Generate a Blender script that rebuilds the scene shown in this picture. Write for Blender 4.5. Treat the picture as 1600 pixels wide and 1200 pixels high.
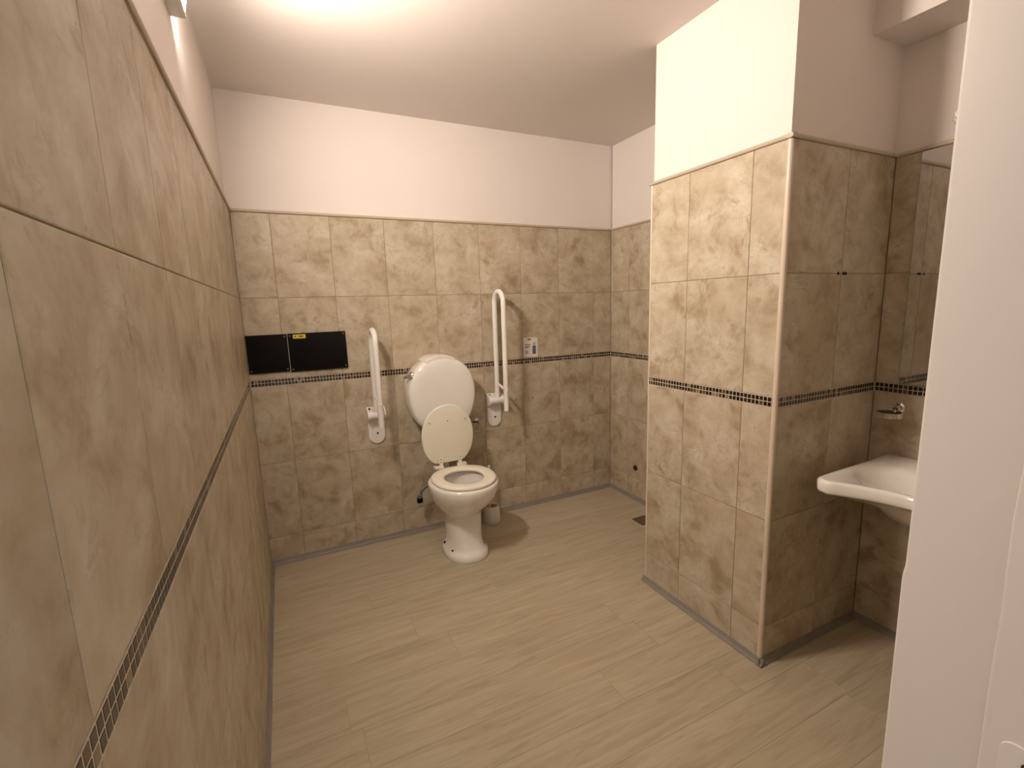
import bpy, bmesh, math, random
from mathutils import Vector, Matrix
random.seed(7)
PI = math.pi
for o in list(bpy.data.objects): bpy.data.objects.remove(o, do_unlink=True)
SC = bpy.context.scene
COL = SC.collection

# ---------------------------------------------------------------- camera
F_PX = 735.26
PITCH, YAW, ROLL = -0.16187, 0.44893, -0.0303
CAM = Vector((0.1872, -2.9556, 1.4668))
cp, sp, cy_, sy_, cr, sr = (math.cos(PITCH), math.sin(PITCH), math.cos(YAW), math.sin(YAW), math.cos(ROLL), math.sin(ROLL))
fw = Vector((sy_ * cp, cy_ * cp, sp)); rt = Vector((cy_, -sy_, 0)); up = rt.cross(fw)
r2 = cr * rt + sr * up; u2 = -sr * rt + cr * up
cd = bpy.data.cameras.new('camera'); cam = bpy.data.objects.new('camera', cd); COL.objects.link(cam)
cd.sensor_fit = 'HORIZONTAL'; cd.sensor_width = 36.0; cd.lens = 36.0 * F_PX / 1600.0
cd.clip_start = 0.01; cd.clip_end = 50
mw = Matrix((r2, u2, -fw)).transposed().to_4x4(); mw.translation = CAM
cam.matrix_world = mw
SC.camera = cam

# ---------------------------------------------------------------- world (dim corridor light behind the open door) and exposure
w = bpy.data.worlds.new('world'); SC.world = w; w.use_nodes = True
bg = w.node_tree.nodes['Background']
bg.inputs[0].default_value = (1.0, 0.90, 0.83, 1); bg.inputs[1].default_value = 0.60
SC.view_settings.view_transform = 'Standard'; SC.view_settings.look = 'None'
SC.view_settings.gamma = 1.0; SC.view_settings.use_curve_mapping = False
SC.view_settings.exposure = 0.0
LAMP_STRENGTH = 480.0
LAMP_COLOR = (1.0, 0.85, 0.725)

# ---------------------------------------------------------------- dimensions (metres)
TH, TW = 0.45, 0.3038                    # wall tile
ZT = 2.007                               # top of the tiling
ZC = 2.603                               # ceiling
MO = 0.0405                              # mosaic band height
R12 = ZT - TH; M1 = ZT - 2 * TH; M0 = M1 - MO; R34 = M0 - TH; R45 = R34 - TH
W = 2.472                                # alcove wall x
XA, YA, YB = 1.805, -1.162, -1.8434      # pier
XC = 2.447                               # wash basin wall x
YF = -2.68                               # front wall face
XJ = 0.85                                # door jamb x

# ---------------------------------------------------------------- materials
MATS = {}
def mat(name, color=(.8, .8, .8), rough=.5, metal=0., spec=.5, coat=0.):
    m = bpy.data.materials.new(name); m.use_nodes = True
    b = m.node_tree.nodes['Principled BSDF']
    b.inputs['Base Color'].default_value = (*color, 1); b.inputs['Roughness'].default_value = rough
    b.inputs['Metallic'].default_value = metal; b.inputs['Specular IOR Level'].default_value = spec
    b.inputs['Coat Weight'].default_value = coat; b.inputs['Coat Roughness'].default_value = .08
    MATS[name] = m
    return m
class NT:
    def __init__(s, m): s.t = m.node_tree; s.b = s.t.nodes['Principled BSDF']
    def n(s, typ, **kw):
        x = s.t.nodes.new(typ)
        for k, v in kw.items(): setattr(x, k, v)
        return x
    def l(s, a, b): s.t.links.new(a, b)
    def noise(s, vec, scale, detail=5, rough=.55, dist=0.):
        x = s.n('ShaderNodeTexNoise'); x.inputs['Scale'].default_value = scale; x.inputs['Detail'].default_value = detail
        x.inputs['Roughness'].default_value = rough; x.inputs['Distortion'].default_value = dist
        s.l(vec, x.inputs['Vector']); return x.outputs['Fac']
    def ramp(s, fac, stops):
        x = s.n('ShaderNodeValToRGB'); e = x.color_ramp.elements
        e[0].position, e[0].color = stops[0][0], (*stops[0][1], 1)
        e[1].position, e[1].color = stops[-1][0], (*stops[-1][1], 1)
        for p, c in stops[1:-1]:
            k = e.new(p); k.color = (*c, 1)
        s.l(fac, x.inputs[0]); return x.outputs[0]
    def mix(s, fac, a, b, blend='MIX'):
        x = s.n('ShaderNodeMix', data_type='RGBA', blend_type=blend)
        for v, i in ((fac, 0), (a, 6), (b, 7)):
            if hasattr(v, 'links'): s.l(v, x.inputs[i])
            elif isinstance(v, (int, float)): x.inputs[i].default_value = v
            else: x.inputs[i].default_value = (*v, 1)
        return x.outputs[2]
    def coords(s, scale=(1, 1, 1), rnd=True):
        tc = s.n('ShaderNodeTexCoord'); v = tc.outputs['Object']
        if rnd:
            oi = s.n('ShaderNodeObjectInfo')
            mul = s.n('ShaderNodeVectorMath', operation='SCALE'); mul.inputs[0].default_value = (17.3, 9.1, 23.7)
            s.l(oi.outputs['Random'], mul.inputs['Scale'])
            add = s.n('ShaderNodeVectorMath', operation='ADD'); s.l(v, add.inputs[0]); s.l(mul.outputs[0], add.inputs[1]); v = add.outputs[0]
        mp = s.n('ShaderNodeVectorMath', operation='MULTIPLY'); s.l(v, mp.inputs[0]); mp.inputs[1].default_value = scale
        return mp.outputs[0]
    def bump(s, fac, strength, dist=.002):
        x = s.n('ShaderNodeBump'); x.inputs['Strength'].default_value = strength; x.inputs['Distance'].default_value = dist
        s.l(fac, x.inputs['Height']); s.l(x.outputs[0], s.b.inputs['Normal'])

def tile_material():
    m = mat('stone_look_tile', rough=.40, spec=.4); t = NT(m)
    v = t.coords()
    cloud = t.noise(v, 7.5, 7, .62, .35)
    base = t.ramp(cloud, [(.32, (.330, .250, .158)), (.45, (.455, .375, .262)), (.57, (.540, .465, .345)), (.70, (.610, .545, .430))])
    # brown clouded flecks, gathered in patches
    sp1 = t.noise(v, 14, 9, .68, .6)
    spots = t.ramp(sp1, [(.50, (0, 0, 0)), (.67, (1, 1, 1))])
    gate = t.ramp(t.noise(v, 6.0, 3, .5), [(.44, (0, 0, 0)), (.60, (1, 1, 1))])
    sfac = t.mix(1., spots, gate, 'MULTIPLY')
    c1 = t.mix(t.mix(1., sfac, (.72, .72, .72), 'MULTIPLY'), base, (.262, .172, .090))
    # warm ochre staining
    och = t.ramp(t.noise(v, 3.1, 4, .55, .4), [(.52, (0, 0, 0)), (.70, (.45, .45, .45))])
    c1 = t.mix(och, c1, (.405, .300, .190))
    # thin broken veins running slantwise
    vn = t.noise(t.coords((1.2, 1., 2.4)), 3.4, 8, .66, 1.5)
    d = t.n('ShaderNodeMath', operation='SUBTRACT'); t.l(vn, d.inputs[0]); d.inputs[1].default_value = .5
    a = t.n('ShaderNodeMath', operation='ABSOLUTE'); t.l(d.outputs[0], a.inputs[0])
    vr = t.ramp(a.outputs[0], [(.0, (1, 1, 1)), (.030, (0, 0, 0))])
    vg = t.ramp(t.noise(v, 7.5, 3, .5), [(.55, (0, 0, 0)), (.64, (1, 1, 1))])
    vf = t.mix(1., t.mix(1., vr, vg, 'MULTIPLY'), (.36, .36, .36), 'MULTIPLY')
    c2 = t.mix(vf, c1, (.225, .145, .085))
    oi = t.n('ShaderNodeObjectInfo')
    tint = t.ramp(oi.outputs['Random'], [(0., (.95, .975, 1.0)), (1., (1.03, 1.055, 1.085))])
    t.l(t.mix(1., c2, tint, 'MULTIPLY'), t.b.inputs['Base Color'])
    t.bump(t.noise(v, 60, 4, .6), .08, .001)
    return m
def floor_material():
    m = mat('pale_oak_vinyl', rough=.42, spec=.35); t = NT(m)
    v = t.coords((1.1, 11, 1)); vf = t.coords((1.7, 50, 1))
    g = t.noise(v, 2.2, 7, .65, 1.1); g2 = t.noise(vf, 2.0, 6, .65, 1.0)
    base = t.ramp(g, [(.30, (.345, .280, .205)), (.48, (.410, .342, .256)), (.68, (.470, .402, .310))])
    dark = t.ramp(g2, [(.55, (0, 0, 0)), (.74, (.55, .55, .55))])
    c = t.mix(dark, base, (.280, .215, .148))
    light = t.ramp(t.noise(t.coords((2.0, 60, 1)), 1.7, 6, .7, 1.6), [(.60, (0, 0, 0)), (.70, (.6, .6, .6))])
    lg = t.ramp(t.noise(t.coords((2., 6, 1)), 1.6, 2, .5), [(.5, (0, 0, 0)), (.62, (1, 1, 1))])
    c = t.mix(t.mix(1., light, lg, 'MULTIPLY'), c, (.56, .48, .37))
    oi = t.n('ShaderNodeObjectInfo')
    tint = t.ramp(oi.outputs['Random'], [(0., (1.08, 1.11, 1.05)), (1., (1.17, 1.205, 1.14))])
    t.l(t.mix(1., c, tint, 'MULTIPLY'), t.b.inputs['Base Color'])
    t.bump(g2, .12, .001)
    return m
def paint_material(name, color, rough=.62, bump=.05, scale=90):
    m = mat(name, color, rough, spec=.3); t = NT(m)
    v = t.coords(rnd=False)
    f = t.noise(v, 2.2, 4, .5)
    c = t.ramp(f, [(.3, tuple(x * .97 for x in color)), (.7, color)])
    t.l(c, t.b.inputs['Base Color']); t.bump(t.noise(v, scale, 4, .6), bump, .002)
    return m
def speckle_material(name, color, rough, metal=0., coat=0., var=.04, scale=14):
    m = mat(name, color, rough, metal, coat=coat); t = NT(m)
    f = t.noise(t.coords(rnd=False), scale, 4, .5)
    t.l(t.ramp(f, [(.3, tuple(x * (1 - var) for x in color)), (.7, color)]), t.b.inputs['Base Color'])
    return m
tile_material(); floor_material()
paint_material('white_wall_paint', (.785, .725, .685)); paint_material('ceiling_paint', (.77, .712, .670))
paint_material('door_frame_paint', (.86, .815, .785), .42, .10, 35)
speckle_material('tile_grout', (.33, .25, .165), .9, var=.15, scale=40)
speckle_material('mosaic_grout', (.56, .48, .37), .85, var=.12, scale=60)
speckle_material('chip_black', (.012, .008, .006), .22, coat=.15); speckle_material('chip_dark', (.032, .017, .010), .22, coat=.15)
speckle_material('chip_brown', (.090, .050, .026), .22, coat=.15); speckle_material('chip_tan', (.20, .150, .100), .2, coat=.4)
speckle_material('beige_trim', (.52, .435, .325), .38); speckle_material('cream_bead', (.66, .56, .45), .32)
speckle_material('grey_vinyl_cove', (.265, .240, .215), .5, var=.12)
speckle_material('subfloor', (.22, .17, .12), .9, var=.1)
speckle_material('ceramic', (.88, .855, .81), .13, coat=.6, var=.02); speckle_material('cream_seat', (.89, .845, .72), .30, var=.02)
speckle_material('white_enamel', (.86, .835, .80), .28, var=.03); speckle_material('chrome', (.72, .70, .67), .14, 1.)
speckle_material('dark_metal', (.12, .11, .10), .4, .8); speckle_material('black_plastic', (.008, .0065, .006), .55, var=.3)
MATS['black_plastic'].node_tree.nodes['Principled BSDF'].inputs['Specular IOR Level'].default_value = .08
speckle_material('hole_dark', (.018, .013, .01), .9); speckle_material('yellow_sticker', (.72, .56, .05), .5)
speckle_material('sticker_ink', (.10, .075, .01), .6); speckle_material('card_white', (.74, .70, .66), .45)
speckle_material('card_blue', (.115, .105, .165), .5); speckle_material('card_ink', (.12, .10, .115), .6); speckle_material('card_red', (.20, .055, .025), .5)
speckle_material('grey_pipe', (.16, .15, .145), .5); speckle_material('rust_water', (.28, .12, .035), .4, var=.3, scale=50)
speckle_material('white_plastic', (.76, .73, .69), .35); speckle_material('brass_drain', (.22, .15, .085), .35, .6, var=.2)
speckle_material('mirror_silver', (.80, .82, .84), .015, 1., var=.01); speckle_material('mirror_edge', (.20, .22, .21), .3)
speckle_material('water', (.10, .09, .08), .03)
speckle_material('lamp_housing', (.76, .73, .70), .4)
for nm, st_ in (('lamp_diffuser', LAMP_STRENGTH), ('lamp_frosted_end', LAMP_STRENGTH * .30)):
    ml = bpy.data.materials.new(nm); ml.use_nodes = True; MATS[nm] = ml
    nt = ml.node_tree; nt.nodes.remove(nt.nodes['Principled BSDF']); em = nt.nodes.new('ShaderNodeEmission')
    em.inputs[0].default_value = (*LAMP_COLOR, 1); em.inputs[1].default_value = st_
    nt.links.new(em.outputs[0], nt.nodes['Material Output'].inputs[0])

# ---------------------------------------------------------------- mesh helpers
class MB:
    """Collects shapes; build() links them as one mesh object."""
    def __init__(s): s.v = []; s.f = []; s.mi = []
    def add(s, vs, fs, mi=0):
        k = len(s.v); s.v += [tuple(p) for p in vs]; s.f += [[i + k for i in f] for f in fs]; s.mi += [mi] * len(fs)
    def box(s, a, b, mi=0):
        (x0, y0, z0), (x1, y1, z1) = a, b
        s.add([(x0, y0, z0), (x1, y0, z0), (x1, y1, z0), (x0, y1, z0), (x0, y0, z1), (x1, y0, z1), (x1, y1, z1), (x0, y1, z1)],
              [(0, 3, 2, 1), (4, 5, 6, 7), (0, 1, 5, 4), (1, 2, 6, 5), (2, 3, 7, 6), (3, 0, 4, 7)], mi)
    def chip(s, x, z, w_, h_, y0, y1, bev, mi=0):
        """A small slab with a bevelled front; front at y1 (towards -y), back at y0."""
        a, b = w_ / 2, h_ / 2; c, d = a - bev, b - bev
        P = [(x - a, y0, z - b), (x + a, y0, z - b), (x + a, y0, z + b), (x - a, y0, z + b)]
        P += [(px, y1 + bev * .6, pz) for px, _, pz in P]
        P += [(x - c, y1, z - d), (x + c, y1, z - d), (x + c, y1, z + d), (x - c, y1, z + d)]
        F = [(8, 9, 10, 11)]
        for i in range(4):
            j = (i + 1) % 4; F += [(i, j, 4 + j, 4 + i), (4 + i, 4 + j, 8 + j, 8 + i)]
        F.append((3, 2, 1, 0))
        s.add(P, F, mi)
    def loft(s, rings, cap0=True, cap1=True, mi=0):
        n = len(rings[0]); vs = [p for r in rings for p in r]; fs = []
        for k in range(len(rings) - 1):
            for i in range(n):
                j = (i + 1) % n; fs.append((k * n + i, k * n + j, (k + 1) * n + j, (k + 1) * n + i))
        if cap0: fs.append(tuple(reversed(range(n))))
        if cap1: fs.append(tuple((len(rings) - 1) * n + i for i in range(n)))
        s.add(vs, fs, mi)
    def tube(s, path, rad, seg=16, mi=0, caps=True):
        path = [Vector(p) for p in path]; rads = rad if isinstance(rad, (list, tuple)) else [rad] * len(path)
        rings = []; nprev = None
        for i, p in enumerate(path):
            t = (path[min(i + 1, len(path) - 1)] - path[max(i - 1, 0)]).normalized()
            if nprev is None: nn = t.orthogonal().normalized()
            else: nn = (nprev - t * nprev.dot(t)).normalized()
            nprev = nn; bb = t.cross(nn)
            rings.append([tuple(p + (nn * math.cos(a) + bb * math.sin(a)) * rads[i]) for a in [2 * PI * k / seg for k in range(seg)]])
        s.loft(rings, caps, caps, mi)
    def lathe(s, prof, c=(0, 0, 0), axis='Z', seg=24, mi=0, cap0=True, cap1=True):
        rings = []
        for r, h in prof:
            R = []
            for k in range(seg):
                a = 2 * PI * k / seg; x, y = r * math.cos(a), r * math.sin(a)
                p = {'Z': (x, y, h), 'Y': (x, -h, y), 'X': (h, x, y)}[axis]
                R.append((p[0] + c[0], p[1] + c[1], p[2] + c[2]))
            rings.append(R)
        s.loft(rings, cap0, cap1, mi)
    def prism_x(s, prof, x0, x1, mi=0):
        """Extrude a (y, z) polygon along x."""
        n = len(prof); vs = [(x0, y, z) for y, z in prof] + [(x1, y, z) for y, z in prof]
        fs = [(i, (i + 1) % n, n + (i + 1) % n, n + i) for i in range(n)] + [tuple(reversed(range(n))), tuple(range(n, 2 * n))]
        s.add(vs, fs, mi)
    def outline_y(s, pts, y0, y1, bev=0., mi=0):
        """Extrude a closed (x, z) outline from y0 (back) to y1 (front, -y side) with a rounded front edge."""
        cx = sum(p[0] for p in pts) / len(pts); cz = sum(p[1] for p in pts) / len(pts)
        def ring(y, d):
            out = []
            for x, z in pts:
                L = math.hypot(x - cx, z - cz) or 1; k = max(0, (L - d) / L); out.append((cx + (x - cx) * k, y, cz + (z - cz) * k))
            return out
        rings = [ring(y0, 0)]
        if bev > 0:
            for a in (0, 30, 60, 90):
                a = math.radians(a); rings.append(ring(y1 + bev * (1 - math.sin(a)), bev * (1 - math.cos(a))))
        else: rings.append(ring(y1, 0))
        s.loft(rings, True, True, mi)
    def mesh(s, name, mats):
        me = bpy.data.meshes.new(name); me.from_pydata(s.v, [], s.f); me.update()
        for m in (mats if isinstance(mats, (list, tuple)) else [mats]): me.materials.append(MATS[m])
        for p, i in zip(me.polygons, s.mi): p.material_index = i
        bm = bmesh.new(); bm.from_mesh(me); bmesh.ops.recalc_face_normals(bm, faces=bm.faces); bm.to_mesh(me); bm.free()
        return me
    def build(s, name, mats, parent=None, smooth=None, loc=(0, 0, 0), rotz=0.):
        return put(name, s.mesh(name, mats), parent, smooth, loc, rotz)
def put(name, me, parent=None, smooth=None, loc=(0, 0, 0), rotz=0.):
    o = bpy.data.objects.new(name, me); COL.objects.link(o); o.location = loc; o.rotation_euler = (0, 0, rotz); o.parent = parent
    if smooth is not None and len(me.polygons):
        me.shade_smooth() if hasattr(me, 'shade_smooth') else None
        me.set_sharp_from_angle(angle=math.radians(smooth))
    return o
def tag(o, label=None, cat=None, group=None, kind=None):
    if label: o['label'] = label
    if cat: o['category'] = cat
    if group: o['group'] = group
    if kind: o['kind'] = kind
    return o
def empty(name, loc, label, cat, rotz=0., group=None):
    o = bpy.data.objects.new(name, None); COL.objects.link(o); o.location = loc; o.rotation_euler = (0, 0, rotz); o.empty_display_size = .05
    return tag(o, label, cat, group)
def subsurf(o, lv=2):
    m = o.modifiers.new('subdivision', 'SUBSURF'); m.levels = lv; m.render_levels = lv; return o

# ---------------------------------------------------------------- setting: tiled walls
# A tiled wall has a local frame: x along the wall, -y out into the room, z up; the tile faces lie in local y = 0.
CACHE = {}
def tile_mesh(w_, h_):
    k = (round(w_, 4), round(h_, 4))
    if k not in CACHE:
        b = MB(); b.chip(0, 0, w_ - .0026, h_ - .0026, .009, 0., .0016)
        CACHE[k] = b.mesh('wall_tile', 'stone_look_tile')
    return CACHE[k]
CHIP_MATS = ['chip_black', 'chip_dark', 'chip_brown', 'chip_tan']
CHIP_W, CHIP_P = .0143, .0170
CHIP_MESH = []
for cm in CHIP_MATS:
    b = MB(); b.chip(0, 0, CHIP_W, 0.0158, .006, -.0004, .0007); CHIP_MESH.append(b.mesh('mosaic_chip', cm))
def pick(): return random.choices(range(4), (44, 30, 18, 8))[0]

TRIM_N = [0]
def tiled_wall(name, label, org, rotz, x0, x1, joints, single=None, body=.10, mirror_cut=None, top=ZC, back_ext=(0, 0), up_ext=None):
    """x0..x1 extent along the wall; joints = vertical joints; single = (a, b) range where mosaic chips are built one by one."""
    b = MB()
    b.box((x0 - back_ext[0], .0022, 0), (x1 + back_ext[1], body, ZT), 0)
    up_ext = up_ext or back_ext
    b.box((x0 - up_ext[0], .012, ZT), (x1 + up_ext[1], body, top), 1)
    o = b.build(name, ['tile_grout', 'white_wall_paint'], None, None, org, rotz); tag(o, label, kind='structure')
    xs = [x0] + [j for j in joints if x0 + .015 < j < x1 - .015] + [x1]
    for z0, z1 in ((R12, ZT), (M1, R12), (R34, M0), (R45, R34), (.004, R45)):
        for a, c in zip(xs, xs[1:]):
            put('wall_tile', tile_mesh(c - a, z1 - z0), o, None, ((a + c) / 2, 0, (z0 + z1) / 2))
    s = MB(); s.box((x0, .0001, M0), (x1, .0022, M1))
    strip = s.build('mosaic_strip', 'mosaic_grout', o); strip['label'] = 'narrow band of small dark brown glass mosaic chips'
    n = int((x1 - x0) / CHIP_P); off = ((x1 - x0) - n * CHIP_P) / 2; rest = MB(); any_rest = False
    for i in range(n):
        x = x0 + off + (i + .5) * CHIP_P
        for z in (M0 + .0110, M1 - .0110):
            k = pick()
            if single and single[0] < x < single[1]: put('mosaic_chip', CHIP_MESH[k], strip, None, (x, 0, z))
            else:
                rest.chip(x, z, CHIP_W, 0.0158, .006, -.0004, .0007, k); any_rest = True
    if any_rest:
        r = rest.build('mosaic_chips', CHIP_MATS, strip); r['kind'] = 'stuff'
    return o
def along(builder, name, label, org, rotz, mats):
    o = builder.build(name, mats, None, 40, org, rotz); tag(o, label, kind='structure'); return o
def top_trim(n, side, org, rotz, x0, x1):
    p = [(.013, ZT - .001), (-.005, ZT - .001), (-.0085, ZT + .002), (-.0095, ZT + .006), (-.0085, ZT + .010), (-.005, ZT + .0135), (0., ZT + .015), (.013, ZT + .015)]
    b = MB(); b.prism_x(p, x0, x1)
    along(b, 'trim_%d' % n, 'slim beige rounded edge strip capping the tiles %s' % side, org, rotz, 'beige_trim')
def cove(side, label, org, rotz, x0, x1):
    p = [(.002, .002), (-.016, .002), (-.0145, .006), (-.009, .010), (-.006, .014), (-.0045, .026), (-.003, .029), (.002, .029)]
    b = MB(); b.prism_x(p, x0, x1)
    along(b, 'baseboard_' + side, label, org, rotz, 'grey_vinyl_cove')

# left wall: local x = world y
LW = (0, 0, 0)
tiled_wall('wall_left', 'long tiled left wall running from the doorway to the back corner', LW, PI / 2, -3.3, 0.0,
           [-1.843 + TW * k for k in range(-6, 7)], single=(-2.62, -1.10), back_ext=(0, .1))
tiled_wall('wall_back', 'tiled back wall behind the toilet', (0, 0, 0), 0, 0.0, W, [.184 + TW * k for k in range(9)], back_ext=(.1, .1))
tiled_wall('wall_alcove', 'short tiled wall of the back right alcove', (W, 0, 0), -PI / 2, 0.0, -YA, [.21 + TW * k for k in range(5)], back_ext=(0, .35))
# pier: one solid body with two tiled faces
tiled_wall('wall_pier_side', 'bright tiled face of the projecting pier, turned to the left wall', (XA, 0, 0), -PI / 2, -YA, -YB, [1.397, 1.699], body=.02, back_ext=(-.004, -.004), up_ext=(-.006, -.012))
tiled_wall('wall_pier_front', 'shaded tiled face of the projecting pier beside the wash basin', (0, YB, 0), 0, XA, XC, [2.145], body=.30, back_ext=(-.02, .1), up_ext=(-.02, .1))
tiled_wall('wall_right', 'tiled right wall carrying the mirror and the wash basin', (XC, 0, 0), -PI / 2, -YB, -YF, [2.147, 2.45], body=.14, up_ext=(.05, .1))
b = MB(); b.box((XA + .02, YA - .25, 0), (W + .1, YA - .0035, ZC)); tag(b.build('wall_pier_back', 'white_wall_paint'), 'rear face of the projecting pier', kind='structure')

top_trim(1, 'on the left wall', LW, PI / 2, -3.3, .004)
top_trim(2, 'on the back wall', (0, 0, 0), 0, 0, W)
top_trim(3, 'in the back right alcove', (W, 0, 0), -PI / 2, 0, -YA)
top_trim(4, 'on the bright side of the pier', (XA, 0, 0), -PI / 2, -YA - .006, -YB + .009)
top_trim(5, 'on the shaded side of the pier', (0, YB, 0), 0, XA - .009, XC)
top_trim(6, 'above the mirror on the right wall', (XC, 0, 0), -PI / 2, -YB, -YF)
cove('left', 'grey vinyl cove strip along the foot of the left wall', LW, PI / 2, -3.3, 0)
cove('back', 'grey vinyl cove strip along the foot of the back wall', (0, 0, 0), 0, 0, W)
cove('alcove', 'grey vinyl cove strip along the foot of the alcove wall', (W, 0, 0), -PI / 2, 0, -YA)
cove('pier_side', 'grey vinyl cove strip under the bright side of the pier', (XA, 0, 0), -PI / 2, -YA - .01, -YB + .016)
cove('pier_front', 'grey vinyl cove strip under the shaded side of the pier', (0, YB, 0), 0, XA - .016, XC)
cove('right', 'grey vinyl cove strip below the wash basin on the right wall', (XC, 0, 0), -PI / 2, -YB, -YF)
# plastic corner beads of the pier
def bead(n, x, y, r, label):
    b = MB(); ring = [(x + r * math.cos(a), y + r * math.sin(a)) for a in [2 * PI * k / 20 for k in range(20)]]
    b.loft([[(px, py, z) for px, py in ring] for z in (.012, ZT + .001)])
    tag(b.build('trim_%d' % n, 'cream_bead', None, 50), label, kind='structure')
bead(7, XA + .0075, YB + .0075, .0105, 'thick cream rounded corner strip on the near edge of the pier')
bead(8, XA + .004, YA - .004, .0062, 'thin cream corner strip on the far edge of the pier')

# ceiling, soffit, front wall with the doorway
b = MB(); b.box((-.1, -3.3, ZC), (W + .1, .1, ZC + .1)); tag(b.build('ceiling', 'ceiling_paint'), 'flat white painted ceiling', kind='structure')
b = MB(); b.box((2.243, YF, 2.411), (XC + .012, YB + .012, ZC)); tag(b.build('wall_soffit', 'white_wall_paint'), 'boxed white soffit under the ceiling above the wash basin', kind='structure')
tiled_wall('wall_front', 'tiled wall beside the doorway nearest the viewer', (0, YF, 0), PI, -XC, -XJ - .03, [-2.14, -1.84, -1.54, -1.24], body=.09, back_ext=(.1, .018))
b = MB(); b.box((0, YF - .09, 2.08), (XJ + .012, YF - .012, ZC)); tag(b.build('wall_lintel', 'white_wall_paint'), 'white wall above the doorway', kind='structure')

# door lining: reveal board with worn edge, door frame with the strike plate
nseg = 40
b = MB(); rows = []
for z in sorted([2.08 * i / nseg for i in range(nseg + 1)] + [1.118, 1.124, 1.128, 1.134, 1.139, 1.145]):
    e = YF + .0006 * math.sin(z * 3.1) + .0022 / (1 + math.exp((z - 1.130) / .003)) * math.exp(-max(0, 1.12 - z) / .25)   # worn arris
    rows.append([(XJ + .012, YF - .092, z), (XJ, YF - .092, z), (XJ, e - .004, z), (XJ + .001, e - .0012, z), (XJ + .004, e, z), (XJ + .012, e, z)])
b.loft(rows)
dj = b.build('door_1', 'door_frame_paint', None, 50); tag(dj, 'white painted door lining at the right edge of the view', kind='structure')
b = MB(); prof = []
rows = []
for i in range(nseg + 1):
    z = 2.06 * i / nseg; j = .0006 * math.sin(z * 37) + .0005 * math.sin(z * 91 + 1)
    rows.append([(XJ + .012, YF - .19, z), (XJ - .006, YF - .19, z), (XJ - .006, YF - .0935 + j, z), (XJ - .005, YF - .0905 + j, z), (XJ - .001, YF - .089 + j, z), (XJ + .012, YF - .089, z)])
b.loft(rows)
fr = b.build('door_frame', 'door_frame_paint', dj, 50)
pl = []
for cx_, cz_, a0 in ((-.010, -.014, 180), (.010, -.014, 270), (.010, .096, 0), (-.010, .096, 90)):
    for k in range(7):
        a = math.radians(a0 + 15 * k); pl.append((cx_ + .012 * math.cos(a), cz_ + .012 * math.sin(a)))
b = MB(); b.outline_y(pl, .002, -.0022, .001)
sk = b.build('strike_plate', 'door_frame_paint', dj, 40, (XJ - .006, YF - .1275, .886), -PI / 2); sk['label'] = 'painted-over rounded strike plate'
b = MB(); b.lathe([(.0045, .0), (.0045, .0028), (.0035, .0032)], seg=16, axis='Y')
b.box((-.004, -.0036, -.0006), (.004, -.003, .0006))
b.build('screw', 'dark_metal', sk, 40, (0.0, 0, .088), 0)

# ---------------------------------------------------------------- floor with planks
b = MB(); b.box((-.1, -3.3, -.1), (W + .1, .1, -.0022)); fl = b.build('floor', 'subfloor'); tag(fl, 'pale wood-look plank floor', kind='structure')
ys = [0, -.105, -.335, -.515, -.69, -.865, -1.04, -1.215, -1.39, -1.565, -1.74, -1.915, -2.09, -2.265, -2.44, -2.615, -2.79, -2.965, -3.14, -3.3]
first = {2: 1.5, 3: .46, 4: 1.08, 5: .61, 6: 1.96, 7: 1.49, 8: .31, 9: 1.21, 10: 1.63, 11: .75, 12: 1.95, 13: 1.2, 14: .5, 15: 1.7, 16: .9, 17: .3, 18: 1.3}
PLK = {}
for i in range(len(ys) - 1):
    ya, yb = ys[i], ys[i + 1]
    if i < 1: cuts = []
    else:
        s0 = first.get(i, .9); cuts = sorted(c for c in (s0 - 1.22, s0, s0 + 1.22) if .05 < c < W - .05)
    xs = [0] + cuts + [W]
    for a, c in zip(xs, xs[1:]):
        k = (round(c - a, 3), round(ya - yb, 3))
        if k not in PLK:
            lx, ly = c - a - .0005, ya - yb - .0005; t = .0004
            p = MB(); P = [(-lx / 2, -ly / 2), (lx / 2, -ly / 2), (lx / 2, ly / 2), (-lx / 2, ly / 2)]
            q = [(x - t * (1 if x > 0 else -1), y - t * (1 if y > 0 else -1)) for x, y in P]
            p.loft([[(*e, -.003) for e in P], [(*e, -.0004) for e in P], [(*e, 0) for e in q]])
            PLK[k] = p.mesh('floor_plank', 'pale_oak_vinyl')
        put('floor_plank', PLK[k], fl, None, ((a + c) / 2, (ya + yb) / 2, 0))

# floor drain in the alcove
b = MB(); b.box((2.228, -.664, 0), (2.338, -.556, .0012)); 
d = empty('floor_drain', (2.283, -.61, 0), 'square bronze shower drain cover set in the floor behind the pier', 'drain')
b = MB()
for a, c in (((-.055, -.055), (.055, -.049)), ((-.055, .049), (.055, .055)), ((-.055, -.049), (-.049, .049)), ((.049, -.049), (.055, .049))):
    b.box((*a, 0), (*c, .0025))
b.build('frame', 'dark_metal', d)
b = MB(); b.box((-.047, -.047, 0), (.047, .047, .0014)); b.build('cover', 'brass_drain', d)

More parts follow.
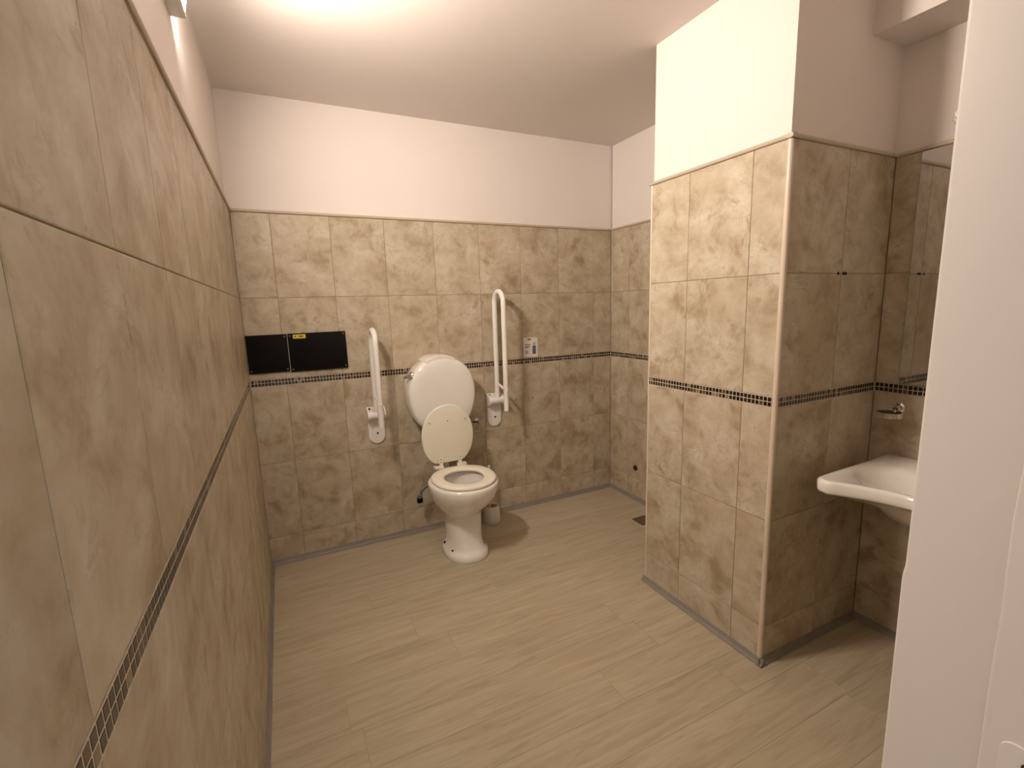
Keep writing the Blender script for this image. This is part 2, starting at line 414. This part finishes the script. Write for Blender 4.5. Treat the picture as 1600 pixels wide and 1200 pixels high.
# ---------------------------------------------------------------- wall lamp on the left wall
lamp = empty('wall_lamp', (-.012, -1.19, 2.318), 'short white wall lamp above the tiles of the left wall', 'lamp', PI / 2)
LL = .29                                    # local x runs to the back wall; the lamp lies at x from -LL to 0
b = MB(); b.prism_x([(0, 0), (-.034, 0), (-.039, .003), (-.039, .010), (-.008, .010), (-.008, .104), (-.074, .104), (-.074, .110), (0, .110)], -LL, 0); b.build('housing', 'lamp_housing', lamp, 30)  # unseen top plate, its overhang lengthened to keep lamp light off the ceiling
FRONT = [(-.008, .0102), (-.035, .0102), (-.0385, .022), (-.0455, .058), (-.0515, .092), (-.0515, .1038), (-.008, .1038)]
for x0, x1 in ((-.004, .0), (-LL, -LL + .004)):
    b = MB(); b.prism_x(FRONT, x0, x1); b.build('end_cap', 'lamp_frosted_end', lamp, 30)
b = MB(); b.prism_x(FRONT, -LL + .004, -.004); b.build('diffuser', 'lamp_diffuser', lamp, 50)

# ---------------------------------------------------------------- toilet
TX = 1.06
def egg(cx, cy, rx, ryf, ryb, n=40, p=2.0):
    """Closed outline: front half (towards -y) depth ryf, rear half ryb."""
    out = []
    for k in range(n):
        a = 2 * PI * k / n; c, s = math.cos(a), math.sin(a)
        x = rx * math.copysign(abs(c) ** (2 / p), c); y = (ryb if s > 0 else ryf) * math.copysign(abs(s) ** (2 / p), s)
        out.append((cx + x, cy + y))
    return out
toilet = empty('toilet', (TX, 0, 0), 'raised white ceramic toilet with open cream seat by the back wall', 'toilet')
rings = []
def R(z, cy, rx, f, bk, p=2.0): rings.append([(x, y, z) for x, y in egg(0, cy, rx, f, bk, 48, p)])
R(.000, -.385, .128, .174, .168, 2.3); R(.012, -.385, .132, .179, .171, 2.3); R(.030, -.385, .130, .176, .170, 2.3); R(.042, -.385, .124, .169, .166, 2.3)
R(.053, -.382, .112, .155, .158, 2.4); R(.075, -.380, .101, .142, .152, 2.5); R(.120, -.376, .100, .132, .150, 2.5); R(.190, -.372, .104, .122, .150, 2.5)
R(.245, -.370, .110, .117, .152, 2.4); R(.262, -.370, .113, .118, .155, 2.3); R(.270, -.372, .119, .124, .158, 2.2); R(.298, -.380, .143, .155, .165, 2.1)
R(.340, -.392, .171, .195, .175, 2.1); R(.385, -.400, .191, .222, .187, 2.1); R(.425, -.405, .201, .236, .197, 2.1); R(.452, -.405, .2045, .240, .200, 2.1)
R(.465, -.405, .203, .238, .198, 2.1); R(.470, -.405, .196, .231, .192, 2.1)
R(.468, -.405, .140, .168, .142, 2.0); R(.455, -.405, .133, .160, .135, 2.0); R(.40, -.400, .128, .150, .127); R(.33, -.385, .100, .115, .100); R(.28, -.36, .06, .06, .06); R(.27, -.35, .03, .03, .03)
b = MB(); b.loft(rings); b.build('bowl', 'ceramic', toilet, 60, (.010, 0, 0))
b = MB(); b.loft([[(x, y, .318) for x, y in egg(0, -.383, .094, .108, .094)], [(x, y, .3185) for x, y in egg(0, -.383, .093, .107, .093)]]); b.build('water', 'water', toilet, 60, (.010, 0, 0))
for s_ in (-1, 1):
    for y in (-.335, -.455):
        b = MB(); b.lathe([(.009, -.006), (.009, .004), (.0075, .0052)], seg=16, axis='Z')
        sc = b.build('floor_screw', 'hole_dark', toilet, 40, (.010 + s_ * (.108 if y > -.4 else .098), y, .055)); sc.rotation_euler = (0, s_ * .6, 0)
# rear outlet and flush pipe
b = MB(); b.tube([(.035, -.27, .13), (.035, -.1, .13), (.035, -.001, .13)], .045, 24); b.build('waste_pipe', 'white_plastic', toilet, 50)
b = MB(); b.tube([(0, -.10, .72), (0, -.10, .50), (0, -.115, .44), (0, -.15, .41), (0, -.24, .40)], .022, 20); b.build('flush_pipe', 'white_plastic', toilet, 50)
# seat ring
o_ = egg(.012, -.412, .188, .217, .192, 56, 2.15); i_ = egg(.014, -.415, .115, .138, .114, 56, 2.0)
def ringat(k, z): return [(a[0] + (c[0] - a[0]) * k, a[1] + (c[1] - a[1]) * k, z) for a, c in zip(o_, i_)]
seat_r = [ringat(.04, .4735), ringat(0, .479), ringat(0.01, .485), ringat(.06, .4895), ringat(.35, .4915), ringat(.8, .490), ringat(.96, .486), ringat(1., .481), ringat(.96, .4735)]
seat_r.append(seat_r[0])
b = MB(); b.loft(seat_r, False, False); seat = b.build('seat', 'cream_seat', toilet, 60)
# lid, raised
LT = []
for k in range(56):
    a = 2 * PI * k / 56; c, s = math.cos(a), math.sin(a)
    z = .195 * s; t_ = (z + .195) / .39
    wv = .166 * (abs(c) ** (.93)) * (1 if c >= 0 else -1)
    if s < 0: wv *= 1.0
    LT.append((wv, z))
LT = [(x * (1 + .07 * min(1, max(0, (-z - .04) / .14))), max(z, -.173)) for x, z in LT]
b = MB(); b.outline_y(LT, .008, -.008, .004)
lid = b.build('lid', 'cream_seat', toilet, 40, (-.006, -.210, .690)); lid.rotation_euler = (math.radians(2), 0, 0)
for x, z in ((-.115, .098), (.115, .098)):
    b = MB(); b.lathe([(.0085, -.002), (.0085, .003), (.006, .005)], axis='Y', seg=14); b.build('bumper', 'white_plastic', lid, 40, (x, -.008, z))
b = MB(); b.lathe([(.0035, 0), (.0035, .0008)], axis='Y', seg=12); b.build('screw', 'chrome', lid, 40, (0, -.008, .095))
for x in (-.062, .062):
    b = MB(); b.box((-.011, -.013, -.022), (.011, -.0075, .040)); b.lathe([(.013, -.016), (.013, .016)], c=(0, -.002, -.026), axis='X', seg=16)
    h = b.build('hinge', 'cream_seat', toilet, 40, (x, -.212, .516))
    for z in (.010, .030):
        b = MB(); b.lathe([(.0034, 0), (.0034, .0008)], axis='Y', seg=12); b.build('screw', 'hole_dark', h, 40, (0, -.0135, z))
    b = MB(); b.box((-.026, -.020, 0), (.026, .024, .012)); b.build('hinge_block', 'cream_seat', toilet, 40, (x * 1.25, -.212, .488))
# cistern
def cist(k=1.):
    out = []
    for i in range(64):
        a = 2 * PI * i / 64; c, s = math.cos(a), math.sin(a)
        x = .216 * math.copysign(abs(c) ** (2 / (2.1 if s > 0 else 2.3)), c)
        z = (.222 if s > 0 else .262) * math.copysign(abs(s) ** (2 / 2.2), s)
        out.append((x * k, .955 + z * k))
    return out
C0 = cist()
def cr_(y, k, dz=0): return [(x * k, y, .955 + (z - .955) * k + dz) for x, z in C0]
b = MB(); b.loft([cr_(-.004, .965), cr_(-.03, .985), cr_(-.10, 1.0), cr_(-.135, 1.0), cr_(-.152, .99), cr_(-.164, .972), cr_(-.172, .945), cr_(-.176, .90), cr_(-.179, .7), cr_(-.180, .3)])
cis = b.build('cistern', 'ceramic', toilet, 60, (-.005, 0, 0))
# cistern lid: a curved cap lying on the crown
arc = [(x, z) for x, z in C0 if -.108 < x < .090 and z > 1.0]; arc.sort()
def fade(k): return min(1., min(k, len(arc) - 1 - k) / 2.5) ** .5
capo = [(x, z + .001 + .010 * fade(k)) for k, (x, z) in enumerate(arc)] + [(x, z - .004 - .012 * fade(len(arc) - 1 - k)) for k, (x, z) in enumerate(reversed(arc))]
rr = [[(x, y, z) for x, z in capo] for y in (-.008, -.160)]
rr.append([(x * .99, -.168, z - .001) for x, z in capo]); rr.append([(x * .97, -.173, z - .003) for x, z in capo])
b = MB(); b.loft(rr); b.build('cistern_lid', 'ceramic', toilet, 45, (-.005, 0, 0))
# flush lever
b = MB(); b.lathe([(.025, 0), (.025, .006), (.020, .012), (.014, .016), (.014, .026), (.016, .028), (.013, .032)], axis='Y', seg=20)
lev = b.build('flush_lever', 'chrome', toilet, 40, (-.186, -.140, 1.072)); lev.rotation_euler = (0, 0, -.85)
b = MB(); b.tube([(0, -.024, 0), (-.016, -.026, -.003), (-.036, -.024, -.007), (-.046, -.021, -.008)], [.009, .010, .0095, .008], 12); b.build('handle', 'chrome', lev, 50)

# inlet valve on the wall right of the cistern
iv = empty('stop_valve', (1.335, 0, .70), 'small chrome water valve on the wall between toilet and long grab rail', 'valve')
b = MB(); b.lathe([(.022, 0), (.022, .004), (.011, .008), (.011, .050)], axis='Y', seg=20); b.build('wall_flange', 'chrome', iv, 40)
b = MB(); b.lathe([(.009, -.006), (.014, .0), (.014, .014), (.011, .018)], c=(0, -.046, 0), axis='Y', seg=16)
b.tube([(.0, -.04, 0), (.034, -.04, .003)], [.006, .004], 10); b.build('knob', 'chrome', iv, 40)
b = MB(); b.tube([(0, -.030, 0), (-.02, -.030, 0), (-.045, -.032, .006), (-.075, -.04, .015), (-.11, -.05, .05)], .006, 10); b.build('hose', 'dark_metal', iv, 50)
# grey pipe stub left of the toilet
gp = empty('pipe_stub', (.882, 0, .268), 'bent grey pipe with black nut left of the toilet foot', 'pipe')
b = MB(); b.tube([(.17, -.12, .088), (.12, -.105, .086), (.07, -.098, .080), (.038, -.096, .070), (.014, -.095, .050), (.003, -.095, .022), (.0, -.095, .002)], .0105, 14); b.build('pipe', 'grey_pipe', gp, 50)
b = MB(); b.lathe([(.012, .026), (.0165, .022), (.0165, .004), (.014, .002)], c=(0, -.095, 0), seg=14); b.build('collar', 'grey_pipe', gp, 30)
b = MB(); b.lathe([(.019, .004), (.019, -.026), (.015, -.028)], c=(0, -.095, 0), seg=8); b.build('nut', 'black_plastic', gp, 30)

# toilet brush
tb = empty('toilet_brush', (1.374, -.110, 0), 'white brush holder on the floor behind the toilet bowl', 'toilet brush')
b = MB(); b.lathe([(.054, 0), (.058, .004), (.059, .03), (.056, .080), (.050, .112), (.045, .120), (.040, .119), (.038, .112), (.040, .05), (.040, .02)], seg=28)
b.build('holder', 'white_plastic', tb, 50)
b = MB(); b.lathe([(.0395, .109), (.0395, .1095)], seg=24); b.build('holder_inside', 'rust_water', tb, 50)
b = MB(); b.tube([(-.016, .004, .08), (-.012, .006, .15), (-.006, .008, .38), (-.006, .008, .405)], [.008, .006, .007, .009], 12); b.build('handle', 'white_plastic', tb, 50)

# ---------------------------------------------------------------- grab rails
def grab_rail(x, ztop, zbot, label, dx=0.):
    g = empty('grab_rail', (x, 0, 0), label, 'grab rail', 0, 'folding grab rails beside the toilet')
    zc = .843
    pts = [(-.050, zc + .040), (-.050, .712)]
    for k in range(13):
        a = PI + PI * k / 12; pts.append((.050 * math.cos(a), .700 + .050 * math.sin(a)))
    pts += [(.050, .712), (.050, zc + .040)]
    b = MB(); b.outline_y(pts, .0, -.012, .003); b.build('wall_plate', 'white_enamel', g, 40)
    for sx, sz in ((-.036, zc + .030), (.036, zc + .030), (.004, .715)):
        b = MB(); b.lathe([(.0065, 0), (.0065, .0012)], axis='Y', seg=12); b.build('screw', 'hole_dark', g, 40, (sx, -.012, sz))
    # hinge bracket: two cheeks and a barrel
    for s_ in (-1, 1):
        b = MB(); prof = [(-.004, zc + .040), (-.030, zc + .036), (-.058, zc + .020), (-.074, zc - .006), (-.070, zc - .026), (-.048, zc - .036), (-.004, zc - .052)]
        b.prism_x(prof, s_ * .050 - .004, s_ * .050 + .004); b.build('hinge_cheek', 'white_enamel', g, 40)
    b = MB(); b.lathe([(.024, -.047), (.026, -.045), (.026, .045), (.024, .047)], c=(0, -.046, zc - .006), axis='X', seg=24); b.build('hinge_barrel', 'white_enamel', g, 40)
    yb, yf, r = -.050, -.190, .0162; ym = (yb + yf) / 2; hr = (yb - yf) / 2
    path = [(dx, yb, zc - .01), (dx, yb, zc + .15), (dx, yb, ztop - r - hr)]
    path += [(dx, ym + hr * math.cos(PI * k / 14), ztop - r - hr + hr * math.sin(PI * k / 14)) for k in range(1, 14)]
    path += [(dx, yf, ztop - r - hr), (dx, yf, zbot + .006)]
    b = MB(); b.tube(path, r, 20); b.build('rail_tube', 'white_enamel', g, 50)
    b = MB(); b.lathe([(.0172, zbot + .008), (.0172, zbot + .003), (.014, zbot)], c=(dx, yf, 0), seg=20); b.build('end_cap', 'white_plastic', g, 40)
    b = MB(); b.tube([(dx, yb - .004, zc + .115), (dx, yf + .004, zc + .085)], .0085, 14); b.build('cross_strut', 'white_enamel', g, 50)
    b = MB(); b.lathe([(.0075, 0), (.0075, .004), (.004, .006)], c=(dx + .003, yf - r + .002, zc + .085), axis='Y', seg=14); b.build('rivet', 'white_enamel', g, 40)
    return g
grab_rail(.660, 1.374, .783, 'shorter white folding grab rail left of the toilet')
grab_rail(1.464, 1.586, .787, 'taller white folding grab rail right of the toilet', .010)

# ---------------------------------------------------------------- black wall panels
def panel(name, x0, x1, z0, z1, label, tilt, screws):
    g = empty(name, ((x0 + x1) / 2, 0, (z0 + z1) / 2), label, 'panel', 0, 'black panels on the back wall')
    hw, hh = (x1 - x0) / 2, (z1 - z0) / 2; pts = []
    for sx, sz, a0 in ((1, 1, 0), (-1, 1, 90), (-1, -1, 180), (1, -1, 270)):
        for k in range(4):
            a = math.radians(a0 + 30 * k); pts.append((sx * (hw - .004) + .004 * math.cos(a), sz * (hh - .004) + .004 * math.sin(a)))
    b = MB(); b.outline_y(pts, 0, -.010, .002); p = b.build('plate', 'black_plastic', g, 40); g.rotation_euler = (0, tilt, 0)
    for sx, sz in screws:
        b = MB(); b.lathe([(.0058, 0), (.0058, .0015), (.004, .0025)], axis='Y', seg=12); b.build('screw', 'dark_metal', g, 40, (sx * (hw - .012), -.010, sz * (hh - .014)))
    return g
panel('access_panel', .003, .2085, 1.143, 1.355, 'narrower black wall panel touching the left corner', -.004, ((1, 1), (-1, -1), (1, -1)))
pr = panel('access_panel', .2125, .523, 1.139, 1.357, 'wider black wall panel with a yellow sticker', -.004, ((-1, 1), (1, 1), (1, -1), (-1, -1)))
b = MB(); b.chip(0, 0, .066, .0225, .0, -.0008, .0003); st = b.build('warning_sticker', 'yellow_sticker', pr, None, (-.095, -.0101, .091)); st['label'] = 'small yellow sticker'
b = MB(); b.box((-.024, -.0012, -.005), (-.017, -.0008, .004)); b.box((-.004, -.0012, -.0035), (.022, -.0008, .0035)); b.build('print', 'sticker_ink', st)

# ---------------------------------------------------------------- notice card
cd_ = empty('notice_card', (1.766, 0, 1.180), 'small white notice card with a blue dispenser picture right of the tall rail', 'sign')
b = MB(); b.outline_y([(-.056, -.068), (.056, -.068), (.056, .064), (.050, .070), (-.050, .070), (-.056, .064)], 0, -.003); b.build('card', 'card_white', cd_)
b = MB(); b.box((-.026, -.0036, .052), (.002, -.003, .062)); b.build('logo_print', 'card_red', cd_)
b = MB()
for z, x1 in ((.021, -.004), (.008, -.002), (-.001, -.016), (-.026, -.022), (-.037, -.020)): b.box((-.046, -.0036, z - .0026), (x1, -.003, z + .0026))
b.build('text_lines', 'card_ink', cd_)
b = MB(); b.outline_y([(.014, -.044), (.018, -.048), (.038, -.048), (.042, -.044), (.042, .006), (.036, .013), (.020, .013), (.014, .006)], -.003, -.0036); b.build('dispenser_picture', 'card_blue', cd_)
b = MB(); b.tube([(.026, -.0034, .012), (.025, -.0034, .024), (.019, -.0034, .030)], .0015, 6); b.tube([(.027, -.0034, .020), (.036, -.0034, .028), (.040, -.0034, .037)], .0015, 6)
b.tube([(.027, -.0034, .024), (.029, -.0034, .036)], .0011, 6); b.build('spout_picture', 'card_ink', cd_)

# ---------------------------------------------------------------- drill holes and pipe cap
wb = bpy.data.objects['wall_back']; wpf = bpy.data.objects['wall_pier_front']
def hole(par, x, z, r, sx=1.):
    b = MB(); b.lathe([(r, -.002), (r, .0004)], axis='Y', seg=14); o = b.build('drill_hole', 'hole_dark', par, None, (x, -.0002, z)); o.scale = (sx, 1, 1)
hole(wb, 1.638, .813, .0055); hole(wb, 1.773, .816, .005)
hole(wpf, 2.126, 1.557, .006); hole(wpf, 2.160, 1.557, .0065, 1.3); hole(wpf, 2.174, 1.557, .006, 1.2)
pc = empty('drain_plug', (W, -.307, .25), 'small round dark pipe cap low on the alcove wall', 'plug', -PI / 2)
b = MB(); b.lathe([(.023, -.001), (.023, .003), (.020, .005)], axis='Y', seg=24); b.build('flange', 'brass_drain', pc, 40)
b = MB(); b.lathe([(.0175, .004), (.0175, .010), (.015, .012), (.005, .0125)], axis='Y', seg=20); b.build('plug', 'hole_dark', pc, 40)

# ---------------------------------------------------------------- mirror
mi = empty('wall_mirror', (XC, -2.197, 0), 'frameless tall mirror on the right wall above the wash basin', 'mirror', -PI / 2)
b = MB(); b.box((-.265, -.006, 1.1085), (.265, -.0002, 2.004)); b.build('backing', 'mirror_edge', mi)
b = MB(); b.chip(0, 1.556, .528, .893, -.0062, -.0078, .0008); b.build('mirror_glass', 'mirror_silver', mi)

# ---------------------------------------------------------------- wash basin
NB = 72; BX, BY = 2.20, -2.21
def basin_outline():
    raw = []
    # counter-clockwise from the back right corner, in (x, y): wall edge, left side, front (concave), right side
    L = .292
    def arc(cx, cy, r, a0, a1, n):
        return [(cx + r * math.cos(math.radians(a0 + (a1 - a0) * k / n)), cy + r * math.sin(math.radians(a0 + (a1 - a0) * k / n))) for k in range(n + 1)]
    raw += [(XC - .001, BY - L + .05)] + [(XC - .001, BY + L - .03)]
    raw += arc(XC - .031, BY + L - .032, .03, 0, 90, 5)
    raw += arc(1.945, BY + L - .062, .045, 90, 190, 9)
    for k in range(1, 24):
        t = -1 + 2 * k / 24.0
        y = BY - t * (L - .075); x = 1.990 - .083 * abs(t) ** 1.7
        raw.append((x, y))
    raw += arc(1.945, BY - L + .062, .045, 170, 270, 9)
    raw += arc(XC - .031, BY - L + .032, .03, 270, 360, 5)
    # resample evenly
    P = raw + [raw[0]]; D = [0]
    for a, c in zip(P, P[1:]): D.append(D[-1] + math.dist(a, c))
    out = []
    for k in range(NB):
        s = D[-1] * k / NB; i = max(j for j in range(len(D)) if D[j] <= s); i = min(i, len(P) - 2)
        t = (s - D[i]) / ((D[i + 1] - D[i]) or 1); out.append((P[i][0] + (P[i + 1][0] - P[i][0]) * t, P[i][1] + (P[i + 1][1] - P[i][1]) * t))
    return out
OUT = basin_outline()
def opening(cx, rx, ry, p=2.4):
    out = []
    for x, y in OUT:
        a = math.atan2((y - BY) / .29, (x - 2.19) / .27); c, s = math.cos(a), math.sin(a)
        out.append((cx + rx * math.copysign(abs(c) ** (2 / p), c), BY + ry * math.copysign(abs(s) ** (2 / p), s)))
    return out
def lerp(A, B_, t): return [(a[0] + (c[0] - a[0]) * t, a[1] + (c[1] - a[1]) * t) for a, c in zip(A, B_)]
def inset(d):
    out = []
    for x, y in OUT:
        L_ = math.hypot(x - BX, y - BY); k = (L_ - d) / L_; out.append((min(BX + (x - BX) * k, XC - .001), BY + (y - BY) * k))
    return out
def zr(A, z): return [(x, y, z) for x, y in A]
OP = opening(2.165, .160, .240); BO = opening(2.20, .10, .14, 2.0); UN = opening(2.245, .195, .225, 2.2)
rg = [zr(lerp(UN, BO, .9), .668), zr(lerp(UN, BO, .5), .674), zr(UN, .708), zr(lerp(inset(.02), UN, .5), .735), zr(lerp(inset(.02), UN, .15), .756), zr(inset(.014), .762), zr(inset(.004), .765), zr(inset(.0), .772), zr(inset(0), .798),
      zr(inset(.004), .806), zr(inset(.010), .810), zr(inset(.018), .8105), zr(lerp(inset(.02), OP, .35), .8085), zr(lerp(inset(.02), OP, .75), .802), zr(OP, .792), zr(lerp(OP, BO, .25), .765), zr(lerp(OP, BO, .6), .722), zr(BO, .705), zr(opening(2.22, .03, .03, 2.), .700)]
sk_ = empty('wash_basin', (XC, BY, .81), 'white ceramic wheelchair-height wash basin with curved front on the right wall', 'wash basin')
b = MB(); b.loft([[(x - XC, y - BY, z - .81) for x, y, z in r] for r in rg]); b.build('basin', 'ceramic', sk_, 70)
b = MB(); b.lathe([(.022, 0), (.022, .002), (.016, .003)], seg=20); b.build('waste', 'chrome', sk_, 40, (2.22 - XC, 0, -.110))
b = MB(); b.tube([(2.22 - XC, 0, -.15), (2.22 - XC, 0, -.25), (2.25 - XC, 0, -.28), (2.35 - XC, 0, -.28), (-.001, 0, -.27)], .018, 16); b.build('trap', 'white_plastic', sk_, 50)

b = MB(); b.lathe([(.024, -.002), (.024, .006), (.019, .012), (.018, .070), (.020, .085), (.014, .094)], c=(-.055, 0, 0), seg=22)
b.tube([(-.055, 0, .050), (-.10, 0, .062), (-.145, 0, .060), (-.165, 0, .048), (-.168, 0, .036)], [.013, .012, .011, .011, .010], 14)
tp = b.build('tap', 'chrome', sk_, 50)
b = MB(); b.tube([(-.055, 0, .090), (-.075, 0, .108), (-.125, 0, .122)], [.008, .007, .006], 12); b.build('lever', 'chrome', tp, 50)

# soap dish ring on the right wall
sd = empty('soap_dish', (XC, -1.945, 1.010), 'round chrome soap dish holder on the wall between mosaic band and basin', 'soap dish', -PI / 2)
b = MB(); b.lathe([(.020, 0), (.020, .006), (.013, .010), (.010, .030), (.012, .034), (.010, .038)], axis='Y', seg=20); b.build('wall_mount', 'chrome', sd, 40)
b = MB()
ringp = []
for r, z in ((.041, -.028), (.044, -.028), (.044, -.008), (.041, -.008), (.041, -.028)): ringp.append([(r * math.cos(a), -.080 + r * math.sin(a), z) for a in [2 * PI * k / 40 for k in range(40)]])
b.loft(ringp, False, False); b.tube([(0, -.030, 0), (0, -.036, -.014), (0, -.040, -.018)], .006, 10); b.build('ring', 'chrome', sd, 50)
b = MB(); b.lathe([(.024, -.022), (.038, -.019), (.0405, -.011), (.039, -.0115), (.036, -.016), (.022, -.019)], c=(0, -.080, 0), seg=30); b.build('dish', 'dark_metal', sd, 50)

# small round fitting above the mirror
ft = empty('wall_fitting', (XC + .012, -2.045, 2.095), 'small white round fitting on the paint just above the mirror', 'fitting', -PI / 2)
b = MB(); b.lathe([(.034, 0), (.034, .010), (.028, .016)], axis='Y', seg=24); b.build('base', 'white_plastic', ft, 40)
b = MB(); b.lathe([(.016, .014), (.017, .040), (.012, .050)], axis='Y', seg=20); b.build('stem', 'white_plastic', ft, 40)
b = MB(); b.lathe([(.006, .048), (.006, .052)], axis='Y', seg=12); b.build('screw', 'dark_metal', ft, 40)
